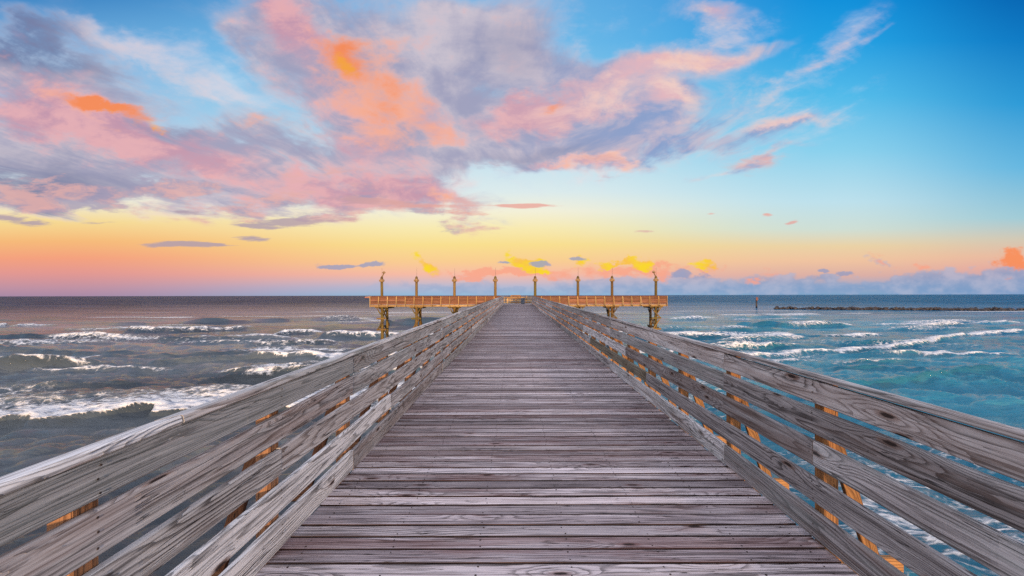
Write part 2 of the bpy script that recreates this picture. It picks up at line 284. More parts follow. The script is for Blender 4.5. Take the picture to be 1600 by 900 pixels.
ROCK_M = plain('wet_dark_rock', (44,40,42), .6, 0., .4, 1.2)
HULL_M = plain('boat_white_paint', (225,205,190), .5); HULL2_M = plain('boat_rust_paint', (170,90,60), .6)
SIGN_M = plain('faded_red_board', (112,64,56), .6)

# ------------------------------------------------------------------ mesh builder
class MB:
    nid = 0
    def __init__(s): s.v = []; s.f = []; s.uv = []; s.mi = []
    def bar(s, a, b, w, t, side=(0,0,1), seg=1, ch=.004, warp=0., mi=0, round_=False, side_mi=None, taper=1.):
        """timber from a to b; w = size along `side`, t = size along the third axis; chamfered; slightly bowed by warp"""
        a = Vector(a); b = Vector(b); L = (b-a).length; ax = (b-a).normalized()
        sv = Vector(side); sv = (sv - ax*sv.dot(ax)).normalized(); tv = ax.cross(sv)
        ch = min(ch, w*.3, t*.3)
        if round_:
            n = 12; prof = [(w/2*math.cos(2*math.pi*k/n), t/2*math.sin(2*math.pi*k/n)) for k in range(n)]
        else:
            hw, ht = w/2, t/2
            prof = [(hw-ch, ht), (-hw+ch, ht), (-hw, ht-ch), (-hw, -ht+ch), (-hw+ch, -ht), (hw-ch, -ht), (hw, -ht+ch), (hw, ht-ch)]
        n = len(prof); base = len(s.v)
        MB.nid += 1; off = MB.nid*10 + 5; u0 = rng.uniform(0, 9)
        per = [0.]
        for k in range(n):
            p, q_ = prof[k], prof[(k+1) % n]; per.append(per[-1] + math.hypot(p[0]-q_[0], p[1]-q_[1]))
        ph1, ph2 = rng.uniform(0, 6.3), rng.uniform(0, 6.3); k1, k2 = rng.uniform(.6, 1.6), rng.uniform(.6, 1.6)
        for i in range(seg+1):
            x = L*i/seg; dw = warp*math.sin(k1*x+ph1); dt = warp*math.sin(k2*x+ph2); sc_ = 1 + (taper-1)*i/seg
            c = a + ax*x + sv*dw + tv*dt
            for (pw, pt) in prof: s.v.append(tuple(c + sv*pw*sc_ + tv*pt*sc_))
        for i in range(seg):
            for k in range(n):
                k2_ = (k+1) % n; A = base+i*n
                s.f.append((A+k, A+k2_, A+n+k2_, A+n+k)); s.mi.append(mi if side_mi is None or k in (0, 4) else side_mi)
                xa, xb = u0+L*i/seg, u0+L*(i+1)/seg
                ya, yb = off+per[k]-per[-1]/2, off+per[k+1]-per[-1]/2
                s.uv += [(xa, ya), (xa, yb), (xb, yb), (xb, ya)]
        for e, rev in ((0, True), (seg, False)):
            idx = [base+e*n+k for k in range(n)]
            if rev: idx.reverse()
            s.f.append(tuple(idx)); s.mi.append(mi)
            for j in idx:
                pw, pt = prof[j-base-e*n]; s.uv.append((u0+pw*.4, off+pt+3))
        return s
    def disc(s, c, nrm, r, mi=1, n=6, h=.0012):
        c = Vector(c); nrm = Vector(nrm).normalized(); a = nrm.orthogonal().normalized(); b = nrm.cross(a); base = len(s.v)
        for hh in (0, h):
            for k in range(n):
                t = 2*math.pi*k/n; s.v.append(tuple(c + nrm*hh + a*r*math.cos(t) + b*r*math.sin(t)))
        s.f.append(tuple(base+n+k for k in range(n))); s.mi.append(mi); s.uv += [(0, 0)]*n
        for k in range(n):
            s.f.append((base+k, base+(k+1) % n, base+n+(k+1) % n, base+n+k)); s.mi.append(mi); s.uv += [(0, 0)]*4
        return s
    def poly(s, vs, fs, mi=0):
        base = len(s.v); s.v += [tuple(p) for p in vs]
        for f in fs:
            s.f.append(tuple(base+k for k in f)); s.mi.append(mi)
            for k in f: s.uv.append((vs[k][0]+vs[k][1], 5+vs[k][2]))
        return s
    def lathe(s, c, prof, n=12, mi=0, lean=(0, 0)):
        base = len(s.v)
        for (r, z) in prof:
            for k in range(n):
                t = 2*math.pi*k/n; s.v.append((c[0]+r*math.cos(t)+lean[0]*z, c[1]+r*math.sin(t)+lean[1]*z, c[2]+z))
        MB.nid += 1; off = MB.nid*10+5
        for i in range(len(prof)-1):
            for k in range(n):
                A = base+i*n; B = (k+1) % n
                s.f.append((A+k, A+B, A+n+B, A+n+k)); s.mi.append(mi)
                ra = .15
                s.uv += [(prof[i][1], off+ra*k), (prof[i][1], off+ra*(k+1)), (prof[i+1][1], off+ra*(k+1)), (prof[i+1][1], off+ra*k)]
        for i, rev in ((0, True), (len(prof)-1, False)):
            idx = [base+i*n+k for k in range(n)]
            if rev: idx.reverse()
            s.f.append(tuple(idx)); s.mi.append(mi); s.uv += [(0, off)]*n
        return s
    def build(s, name, mats, parent=None, loc=None, smooth=False):
        me = bpy.data.meshes.new(name)
        vs = s.v
        if loc: vs = [(x-loc[0], y-loc[1], z-loc[2]) for x, y, z in vs]
        me.from_pydata(vs, [], s.f)
        ul = me.uv_layers.new(name='grain'); ul.data.foreach_set('uv', np.array(s.uv, dtype=np.float32).ravel())
        me.polygons.foreach_set('material_index', s.mi)
        if smooth: me.polygons.foreach_set('use_smooth', [True]*len(s.f))
        for m in (mats if isinstance(mats, (list, tuple)) else [mats]): me.materials.append(m)
        me.update()
        o = bpy.data.objects.new(name, me); sc.collection.objects.link(o)
        if parent is not None: o.parent = parent
        if loc: o.location = loc
        return o
def tag(o, label=None, cat=None, group=None, kind=None):
    if label: o['label'] = label
    if cat: o['category'] = cat
    if group: o['group'] = group
    if kind: o['kind'] = kind
    return o
def thing(name, label, cat, group=None):
    o = bpy.data.objects.new(name, None); sc.collection.objects.link(o); o.empty_display_size = .2
    return tag(o, label, cat, group)
SLOPE = .0095
def dz_(y): return SLOPE*y
END = 54.6                       # where the walkway meets the pier head
ZT = SLOPE*END                   # deck height of the pier head
SEA = EYE - 6.9                  # still water level
XL, XR = -1.525, 2.01            # inner faces of the two railings

# ------------------------------------------------------------------ walkway deck
deck = thing('boardwalk', 'long straight walkway of weathered grey cross planks running out to sea', 'boardwalk')
PITCH = .1437
y = -.95; k = 0; far = MB()
joist_x = [XL+.12, XL+.7, XL+1.28, XL+1.86, XL+2.44, XL+3.02, XR-.1]
mossy = 0
while y < END - .05:
    near = 2.2 < y < 2.2+PITCH*100 - .01
    mb = MB() if near else far
    gap = rng.uniform(.009, .018); zc = dz_(y) - .019 + rng.uniform(-.0012, .0012)
    yo = rng.uniform(-.002, .002); til = rng.uniform(-.002, .002)
    x0 = XL - .035 + rng.uniform(-.012, .008); x1 = XR + .035 + rng.uniform(-.008, .012)
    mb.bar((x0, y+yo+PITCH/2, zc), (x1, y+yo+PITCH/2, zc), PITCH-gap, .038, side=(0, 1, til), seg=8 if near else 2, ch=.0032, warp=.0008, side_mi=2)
    if near and y < 13:
        for jx in joist_x:
            for s_ in (.03, PITCH-.035):
                if rng.random() < .8: mb.disc((jx+rng.uniform(-.012, .012), y+s_+rng.uniform(-.006, .006), zc+.0195), (0, 0, 1), rng.uniform(.0048, .0075), h=.0015)
    if near: mb.build('plank', [WOOD_DECK, RUST, WOOD_EDGE], deck)
    y += PITCH; k += 1
tag(far.build('plank', [WOOD_DECK, RUST, WOOD_EDGE], deck), kind='stuff')
for jx in joist_x:
    MB().bar((jx, -1, -.04-.12+dz_(-1)), (jx, END, -.04-.12+dz_(END)), .235, .05, side=(0, 0, 1), seg=2).build('joist', WOOD_POST, deck)

# ------------------------------------------------------------------ railings
ROWS = [(.935, 1.090), (.735, .905), (.510, .680), (.272, .442), (.030, .215)]    # heights of the five boards, top first
def railing(side, name, label, posts0, pitch, joints, x_in):
    t = thing(name, label, 'railing', 'wooden railings of the walkway')
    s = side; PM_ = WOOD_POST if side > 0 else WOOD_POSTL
    # post, brace and outrigger: built once, copied along the rail
    xp = x_in + s*.040
    pm = MB().bar((xp+s*.05, 0, -.32), (xp+s*.05, 0, 1.085), .095, .098, side=(1, 0, 0), seg=3, ch=.005)
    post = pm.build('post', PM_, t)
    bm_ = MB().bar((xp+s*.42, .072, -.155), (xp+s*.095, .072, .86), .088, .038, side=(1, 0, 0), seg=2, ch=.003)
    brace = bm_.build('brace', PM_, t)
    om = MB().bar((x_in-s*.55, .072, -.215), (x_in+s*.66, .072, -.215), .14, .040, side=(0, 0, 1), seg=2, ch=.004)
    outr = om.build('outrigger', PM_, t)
    om2 = MB().bar((x_in+s*.05, .025, -.10), (x_in+s*.66, .025, -.10), .04, .13, side=(0, 0, 1), ch=.004)
    yy = posts0; i = 0
    while yy < END-.3:
        for src, nm in ((post, 'post'), (brace, 'brace'), (outr, 'outrigger')):
            o = src if i == 0 else src.copy()
            if i: sc.collection.objects.link(o); o.parent = t
            o.location = (0, yy, dz_(yy)); 
        i += 1; yy += pitch
    # boards
    for r, (zb, zt) in enumerate(ROWS):
        ys = joints[r]; L = pitch*4
        y0 = ys
        while y0 > -1.: y0 -= L
        first = True
        while y0 < END-.2:
            y1 = min(y0+L, END); ya = max(y0, -1.3)
            j = rng.uniform(-.006, .006); proud = .005 - .0008*max(0, (y0+1)/L)
            hgt = (zt-zb) + rng.uniform(-.004, .004); zc = (zb+zt)/2 + j
            xc = x_in + s*(.019 - proud)
            sg = max(2, int((y1-ya)/.3))
            mb = MB()
            z1 = rng.uniform(-.005, .005)
            mb.bar((xc, ya+.0004, zc+dz_(ya)), (xc, y1-.0004, zc+z1+dz_(y1)), hgt, .036, side=(0, 0, 1), seg=sg, ch=.006, warp=.0032)
            yp = posts0 - 2*pitch
            while yp < y1:
                if yp > 14: break
                if ya-.01 < yp+.001 < y1+.01 or abs(yp-ya) < .03 or abs(yp-y1) < .03:
                    offs = [0.]
                    if abs(yp-y0) < .03: offs = [.028]
                    if abs(yp-y1) < .03: offs = [-.028]
                    for oo in offs:
                        for f_ in (-.33, .02, .33):
                            if ya < yp+oo < y1 and rng.random() < .85:
                                mb.disc((xc - s*.0195, yp+oo+rng.uniform(-.007, .007), zc+f_*hgt+dz_(yp)+z1*.4), (-s, 0, 0), .0045, h=.002)
                yp += pitch
            dark = (s > 0 and r == 3 and abs(y0-joints[3]) < .1)
            o = mb.build('rail_board', [WOOD_DARK if dark else WOOD_RAIL, RUST], t)
            if dark: o['label'] = 'darker mossy green-brown rail board'
            y0 += L
    # sloping cap
    L = pitch*4; y0 = joints[5]
    while y0 > -1.: y0 -= L
    tilt = R(12)
    while y0 < END-.2:
        y1 = min(y0+L, END); ya = max(y0, -1.3)
        cx = x_in + s*(.070-.012); cz = 1.100 + .019 - math.sin(tilt)*.058
        a = (cx, ya+.004, cz+dz_(ya)); b = (cx, y1-.004, cz+dz_(y1)+rng.uniform(-.004, .004))
        MB().bar(a, b, .140, .038, side=(s*math.cos(tilt), 0, -math.sin(tilt)), seg=max(2, int((y1-ya)/.3)), ch=.006, warp=.003).build('rail_cap', WOOD_RAIL, t)
        y0 += L
    return t
railing(-1, 'walkway_railing', 'weathered grey plank railing with sloping cap along the left of the walkway', 2.74-2.4, 1.2, [3.94, 3.94, 2.74, 5.14, 3.94, 1.92], XL)
railing(1, 'walkway_railing', 'weathered grey plank railing right of the walkway, one darker mossy board in it', 2.86-2.44, 1.22, [4.08, 4.08, 2.86, 6.52, 4.08, 5.3], XR)

# ------------------------------------------------------------------ pier head
XA, XB = -18.9, 19.6; YA, YB = END+.15, END+4.9
head = thing('pier_head', 'wide wooden platform crossing the end of the walkway on piles', 'pier platform')
mb = MB(); yy = YA+.02
for i in range(33):
    mb.bar((XA, yy+.07, ZT-.02), (XB, yy+.07, ZT-.02), .137, .038, side=(0, 1, 0), seg=4)
    yy += .1437
mb.build('deck_planks', WOOD_DECK, head)
for xa, xb in ((XA, -10.3), (-10.296, XL-.72), (XL-.716, XR+.72), (XR+.724, 11.), (11.004, XB)):
    MB().bar((xa, YA-.03, ZT-.16), (xb, YA-.03, ZT-.16), .24, .05, side=(0, 0, 1), seg=3).build('fascia', WOOD_TRIM, head)
MB().bar((XA, YB+.03, ZT-.16), (XB, YB+.03, ZT-.16), .24, .05, side=(0, 0, 1), seg=3).build('fascia', WOOD_TRIM, head)
for j in range(3):
    yj = YA+1.2*(j+1); MB().bar((XA+.1, yj, ZT-.18), (XB-.1, yj, ZT-.18), .25, .06, side=(0, 0, 1)).build('joist', WOOD_POST, head)

def head_rail(label, a, b, out, nb=5, open_=False, brace=True):
    """railing along a straight edge of the pier head; out = unit vector away from the deck"""
    t = thing('platform_railing', label, 'railing', 'railings round the pier head')
    a = Vector(a); b = Vector(b); L = (b-a).length; ax = (b-a).normalized(); out = Vector(out)
    n = max(1, round(L/1.13)); st = L/n
    rows = [(.04, .24), (.262, .45), (.472, .66), (.682, .86), (.88, 1.05)] if not open_ else [(.10, .24), (.34, .48), (.58, .72), (.82, .96)]
    for zb, zt in rows:
        x = 0
        while x < L-.01:
            x1 = min(L, x+st*4)
            j = rng.uniform(-.006, .006)
            p = a+ax*(x+.004)+Vector((0, 0, (zb+zt)/2+j)); q_ = a+ax*(x1-.004)+Vector((0, 0, (zb+zt)/2-j))
            MB().bar(p, q_, zt-zb+rng.uniform(-.012, .006), .036, side=(0, 0, 1), seg=4, warp=.004).build('rail_board', WOOD_T if not open_ else WOOD_TRIM, t)
            x = x1
    for i in range(n+1):
        p = a+ax*(st*i)+out*.066
        p += ax*(.045 if i == 0 else (-.045 if i == n else 0))
        MB().bar(p+Vector((0, 0, -.30)), p+Vector((0, 0, 1.06)), .09, .09, side=ax, seg=2).build('post', WOOD_TRIM, t)
        if brace and 0 < i < n:
            pb = p+ax*.068
            MB().bar(pb+out*.45+Vector((0, 0, -.12)), pb+out*.02+Vector((0, 0, .90)), .036, .085, side=ax, seg=1).build('brace', WOOD_TRIM, t)
            MB().bar(pb-out*.02+Vector((0, 0, -.19)), pb+out*.60+Vector((0, 0, -.19)), .13, .038, side=(0, 0, 1)).build('outrigger', WOOD_TRIM, t)
    c0 = a+out*.05; c1 = b+out*.05
    MB().bar(c0+Vector((0, 0, 1.08)), c1+Vector((0, 0, 1.08)), .15, .036, side=out, seg=6, warp=.004).build('rail_cap', WOOD_T, t)
    return t
head_rail('reddish brown plank railing along the near edge of the platform, left of the walkway', (XA, YA-.08, ZT), (XL-.13, YA-.08, ZT), (0, -1, 0))
head_rail('orange brown plank railing along the near edge of the platform, right of the walkway', (XR+.13, YA-.08, ZT), (XB, YA-.08, ZT), (0, -1, 0))
head_rail('railing with open slats along the seaward edge of the platform behind the cleaning table', (XA+.1, YB+.01, ZT), (XB-.1, YB+.01, ZT), (0, 1, 0), open_=True, brace=False)
head_rail('short slatted railing across the left end of the platform', (XA+.02, YA+.12, ZT), (XA+.02, YB-.12, ZT), (-1, 0, 0), open_=True, brace=False)
head_rail('short slatted railing across the right end of the platform', (XB-.02, YA+.12, ZT), (XB-.02, YB-.12, ZT), (1, 0, 0), open_=True, brace=False)

# ------------------------------------------------------------------ piles of the pier head with their tall lamp posts
BENTS = [(-17.45, 'leftmost tall lamp piling, slightly leaning, with a small beacon on top', -.022, 1),
         (-12.95, 'second tall lamp piling from the left end of the platform, its braced foot in view', 0, 0),
         (-8.0, 'third tall lamp piling from the left end of the platform', 0, 0),
         (-2.67, 'tall lamp piling just left of where the walkway meets the platform', 0, 0),
         (2.52, 'tall lamp piling just right of where the walkway meets the platform', 0, 0),
         (8.1, 'third tall lamp piling from the right end of the platform', 0, 0),
         (12.55, 'second tall lamp piling from the right end of the platform, its braced foot in view', 0, 0),
         (18.25, 'rightmost tall lamp piling, slightly leaning, with a small beacon on top', .018, 1)]
for (x, label, lean, beacon) in BENTS:
    t = thing('lamp_piling', label, 'piling', 'tall lamp pilings of the pier head')
    yf, yb_ = YA+.33, YA+2.5; bot = SEA-1.6
    lx = -lean
    def pile(xb, yc, top, r0=.205, r1=.17, nm='pile'):
        prof = []
        hh = top-bot
        for i in range(9):
            z = hh*i/8; prof.append((r0+(r1-r0)*i/8, z))
        MB().lathe((xb + lx*(hh-(4.0-ZT))*0, yc, bot), prof, 12, lean=(lean*-.6 if False else lean*.35, 0)).build(nm, WOOD_PILE, t, smooth=True)
    top = 3.55
    pile(x - lean*.35*(ZT-bot), yf, top)
    pile(x - lean*.35*(ZT-bot), yb_, ZT-.36, .19, .17)
    sx = x + lean*.35*(top-ZT)
    col = MB().lathe((sx, yf, top-.10), [(.17, 0), (.27, .05), (.28, .30), (.19, .42)], 8).build('collar', LAMP_M, t)
    fin = MB().lathe((sx, yf, top+.322), [(.185, 0), (.175, .14), (.12, .28), (.05, .34)], 10).build('finial', WOOD_PILE, t)
    for dx_ in (-1, 1):
        MB().bar((sx+dx_*.285, yf-.02, top-.02), (sx+dx_*.285, yf-.02, top+.22), .10, .16, side=(1, 0, 0), ch=.02).build('lamp_head', LAMP_M, col)
    MB().bar((sx+.03, yf, top+.6), (sx+.03, yf, top+1.75), .035, .035, round_=True, side=(1, 0, 0), taper=.5).build('lightning_rod', ROD_M, fin)
    if beacon:
        bx = sx + (.28 if lean < 0 else -.28)
        arm = MB().bar((sx, yf, top+.45), (bx, yf, top+1.08), .10, .10, side=(1, 0, 0), ch=.02).build('beacon_arm', WOOD_PILE, t)
        MB().lathe((bx, yf, top+1.02), [(.06, 0), (.20, .06), (.22, .12), (.12, .26), (.03, .32)], 10).build('beacon', LAMP_M, arm)
    # two cap beams clasping the piles, across the deck
    for dx_ in (-.22, .22):
        MB().bar((x+dx_, YA-.25, ZT-.43), (x+dx_, YB+.2, ZT-.43), .28, .09, side=(0, 0, 1)).build('cap_beam', WOOD_PILE, t)
    MB().bar((x-.85, yf-.24, ZT-.36), (x+.85, yf-.24, ZT-.36), .15, .14, side=(0, 0, 1)).build('cap_beam', WOOD_PILE, t)
    for dx_, sg in ((.24, 1), (-.24, -1)):
        za, zb_ = ZT-1.0, ZT-3.0
        for (z0, z1) in ((ZT-.65, ZT-2.9), (ZT-3.0, SEA+.8)):
            ya_, yb2 = (yf-.3, yb_+.3) if sg > 0 else (yb_+.3, yf-.3)
            MB().bar((x+dx_, ya_, z0), (x+dx_, yb2, z1), .20, .07, side=(0, 0, 1)).build('cross_brace', WOOD_PILE, t)
    for z_ in (ZT-2.95, SEA+.75):
        MB().bar((x-.3, yf-.35, z_), (x-.3, yb_+.35, z_), .22, .07, side=(0, 0, 1)).build('cross_brace', WOOD_PILE, t)
    for gz in (-1.30, -2.72):
        MB().bar((x-.62, yf-.26, gz), (x+.62, yf-.26, gz+.03), .20, .07, side=(0, 0, 1)).build('girt', WOOD_PILE, t)
    MB().bar((x-.36, yf-.34, -.35), (x+.44, yf-.34, -1.25), .17, .06, side=(1, 0, 0)).build('cross_brace', WOOD_PILE, t)
    MB().bar((x+.36, yf-.34, -1.45), (x-.44, yf-.34, -2.66), .17, .06, side=(1, 0, 0)).build('cross_brace', WOOD_PILE, t)
    for dx_ in (-1, 1):
        MB().bar((x+dx_*.62, yf-.22, ZT-.44), (x+dx_*.17, yf-.20, ZT-1.15), .10, .08, side=(1, 0, 0)).build('knee_brace', WOOD_PILE, t)

# walkway piles: pairs under the deck
for i in range(11):
    yy = 3.2 + 4.88*i
    t = thing('walkway_piling', 'round pile bent under the walkway deck', 'piling', 'pile bents under the walkway')
    for xx in (XL+.35, XR-.35):
        MB().lathe((xx, yy, SEA-1.5), [(.17, 0), (.15, dz_(yy)-.56-(SEA-1.5))], 10).build('pile', WOOD_PILE, t, smooth=True)
    MB().bar((XL-.25, yy, dz_(yy)-.42), (XR+.25, yy, dz_(yy)-.42), .26, .10, side=(0, 0, 1)).build('cap_beam', WOOD_POST, t)

# ------------------------------------------------------------------ things on the pier head
t = thing('cleaning_table', 'orange-topped wooden fish cleaning table in the gap at the end of the walkway', 'table')
ty = END+2.6; tx0, tx1 = -1.2, 1.22
MB().bar((tx0, ty, ZT+.90), (tx1, ty, ZT+.90), .75, .05, side=(0, 1, 0)).build('tabletop', WOOD_TRIM, t)
MB().bar((tx0+.03, ty-.34, ZT+.815), (tx1-.03, ty-.34, ZT+.815), .11, .04, side=(0, 0, 1)).build('apron', WOOD_POST, t)
for xx in (tx0+.08, .03, tx1-.08):
    for yy in (ty-.30, ty+.30):
        MB().bar((xx, yy, ZT), (xx, yy, ZT+.76), .10, .10, side=(1, 0, 0)).build('leg', WOOD_TRIM if abs(xx) > .5 else WOOD_POST, t)
shelf = MB().bar((-.72, ty+.12, ZT+1.08), (.72, ty+.12, ZT+1.08), .17, .10, side=(0, 0, 1)).build('raised_shelf', WOOD_POST, t)
MB().bar((-.66, ty+.1, ZT+1.19), (.62, ty+.1, ZT+1.19), .045, .42, side=(0, 0, 1)).build('shelf_top', WOOD_TRIM, shelf)
for xx in (-.66, .66): MB().bar((xx, ty+.12, ZT+.926), (xx, ty+.12, ZT+.992), .08, .08, side=(1, 0, 0)).build('shelf_support', WOOD_POST, shelf)
t = thing('trash_bin', 'grey-blue rectangular trash bin standing by the right end of the cleaning table', 'bin')
MB().lathe((.93, ty-.75, ZT), [(.20, .0), (.235, .05), (.26, .70), (.27, .72)], 16).build('bin_body', BIN_M, t, smooth=False)
MB().lathe((.93, ty-.75, ZT+.722), [(.28, 0), (.28, .04), (.20, .09), (.05, .10)], 16).build('lid', BIN_M, t)

# ------------------------------------------------------------------ sea
#>>CR
# breakers: crest line in metres, height, foam width behind it, foam strength, fades at both ends, foam from / to along it
CRESTS = [
 ([(-44,20.5),(-31,22),(-27.7,22.7),(-25,23.8),(-22.4,24.8),(-19.7,25.8),(-14,26.6),(-9,27.4),(-4,29)], .36, 8.5, 1.0, 4, 5, 0, 1),
 ([(-27,35),(-24.1,37.2),(-20.7,36.9),(-17.3,37.3),(-10,38.5),(-5,39)], .38, 3.2, .8, 2.5, 4, .12, 1),
 ([(-42,42.6),(-34.4,43.9),(-28.6,46.3),(-21.1,45.5),(-15,46.6),(-8,47)], .5, 5.0, 1.0, 7, 3, .36, 1),
 ([(-43.5,74.7),(-38.1,77.1),(-35.5,76)], .8, 4.5, 1.0, 2.5, 2, 0, 1),
 ([(-34.5,73),(-32.4,70.5),(-23.2,70.9),(-14,71.5),(-8,72)], .8, 5.5, 1.0, 3, 3, .08, 1),
 ([(-78.5,83.6),(-70,81),(-62.6,82.5),(-58,88),(-54,92)], .9, 6, 1.0, 3, 8, 0, 1),
 ([(-135,94),(-123,95),(-118,96.8),(-109,100.7)], .8, 6, .9, 8, 6, 0, 1),
 ([(-88,60),(-79.8,60.8),(-74,60.7),(-62,64.5)], .5, 6.5, .62, 6, 8, 0, 1),
 ([(-60,38.3),(-50,39.9),(-45.9,40.6),(-38,42.8)], .7, 1, 0, 5, 6, 0, 1),
 ([(-80,55.5),(-65.4,53.6),(-53,51),(-42,50)], .65, 1, 0, 8, 6, 0, 1),
 ([(-38.5,57.1),(-31.9,59.2),(-24,62.3)], .6, 2.2, .62, 4, 5, .1, 1),
 ([(-34,100.6),(-24.8,104),(-14,102.4)], 1.15, 1, 0, 4, 4, 0, 1),
 ([(17,70),(24.8,69.9),(31.1,69.7),(39.7,70.1),(48.6,70.5)], .7, 5.2, 1.0, 6, 1.6, 0, 1),
 ([(26,63),(34.7,64.7),(46,65.4)], .5, 2.4, .9, 8, 3, .15, 1),
 ([(18,47),(23.2,47.6),(30.8,48.7),(35.9,50.8),(42.6,52.7),(54.9,57.6),(68.6,67.2),(85,75.6),(100,80)], .40, 2.0, 1.0, 6, 14, 0, 1),
 ([(16,51),(24,52.5),(32,54),(40,57)], .45, 4.2, .72, 5, 6, 0, 1),
 ([(47,71),(52,70.4),(64,72.4)], .6, 2.6, 1.0, 5, 4, .2, 1),
 ([(46,95),(51.1,93),(56.6,90),(66,91.5),(78,95.3)], .9, 4.2, 1.0, 5, 8, .36, 1),
 ([(86,144.4),(95,145),(109,148.5)], .8, 7, 1.0, 5, 6, 0, 1),
 ([(116,150.5),(130,152.6)], .7, 4, .9, 4, 5, 0, 1),
 ([(84,90),(92,92),(101,94.6)], .7, 2.6, 1.0, 6, 4, 0, 1),
 ([(106,98),(116,101),(126,104.5)], .7, 2.6, .9, 6, 5, 0, 1),
 ([(95,104),(106,105.5),(118,107)], .6, 2.2, .9, 6, 6, 0, 1),
 ([(22,31),(28,32.5),(33.1,34.5),(38.9,37),(46,38.6)], .34, 1, 0, 5, 6, 0, 1),
 ([(42,118.5),(50,121),(61,125.3)], .8, 5, .9, 6, 6, 0, 1),
 ([(6,103),(16,105),(28,108.4)], .9, 3, .6, 6, 6, .3, 1),
 ([(60,121),(80,126),(96,131)], .8, 1, 0, 9, 9, 0, 1),
 ([(-60,120),(-40,124),(-20,122)], .9, 1, 0, 9, 9, 0, 1),
 ([(-96,72),(-70,70.5),(-54,71)], .6, 1, 0, 9, 9, 0, 1),
 ([(-90,110),(-70,112),(-52,116)], .8, 1, 0, 9, 9, 0, 1),
 ([(70,82),(84,85),(95,88)], .5, 1.2, .7, 8, 8, 0, 1),
 ([(34,79),(44,80),(56,82)], .6, 1, 0, 8, 8, 0, 1),
 ([(60,110),(78,112),(90,116)], .6, 1, 0, 8, 8, 0, 1),
 ([(-50,45.5),(-38,47.5),(-27,49)], .5, 1, 0, 6, 6, 0, 1),
 ([(-60,66),(-46,66.5),(-34,67)], .55, 1, 0, 6, 6, 0, 1),
 ([(-40,31.5),(-33,32),(-25,33)], .35, 1, 0, 5, 5, 0, 1),
 ([(28,85),(38,84),(46,86)], .6, 2, .5, 5, 5, 0, 1)]
# patches of old lacy foam: centre, radii, strength
PATCH = [(13.5,13,6,5,.62),(16,18,6,4,.45),(7,10,4,5,.5),(4.5,16,4,7,.5),(8,26,6,8,.5),(14,34,8,7,.45),(-5,12,3,5,.3),(-8,30,8,6,.55),(-12,50,14,6,.55),(26,48,14,6,.5),(10,60,22,10,.45),(-30,60,14,6,.35),(40,62,18,5,.4),(-60,66,22,5,.3),(-24,78,16,6,.45),(60,58,16,5,.3)]
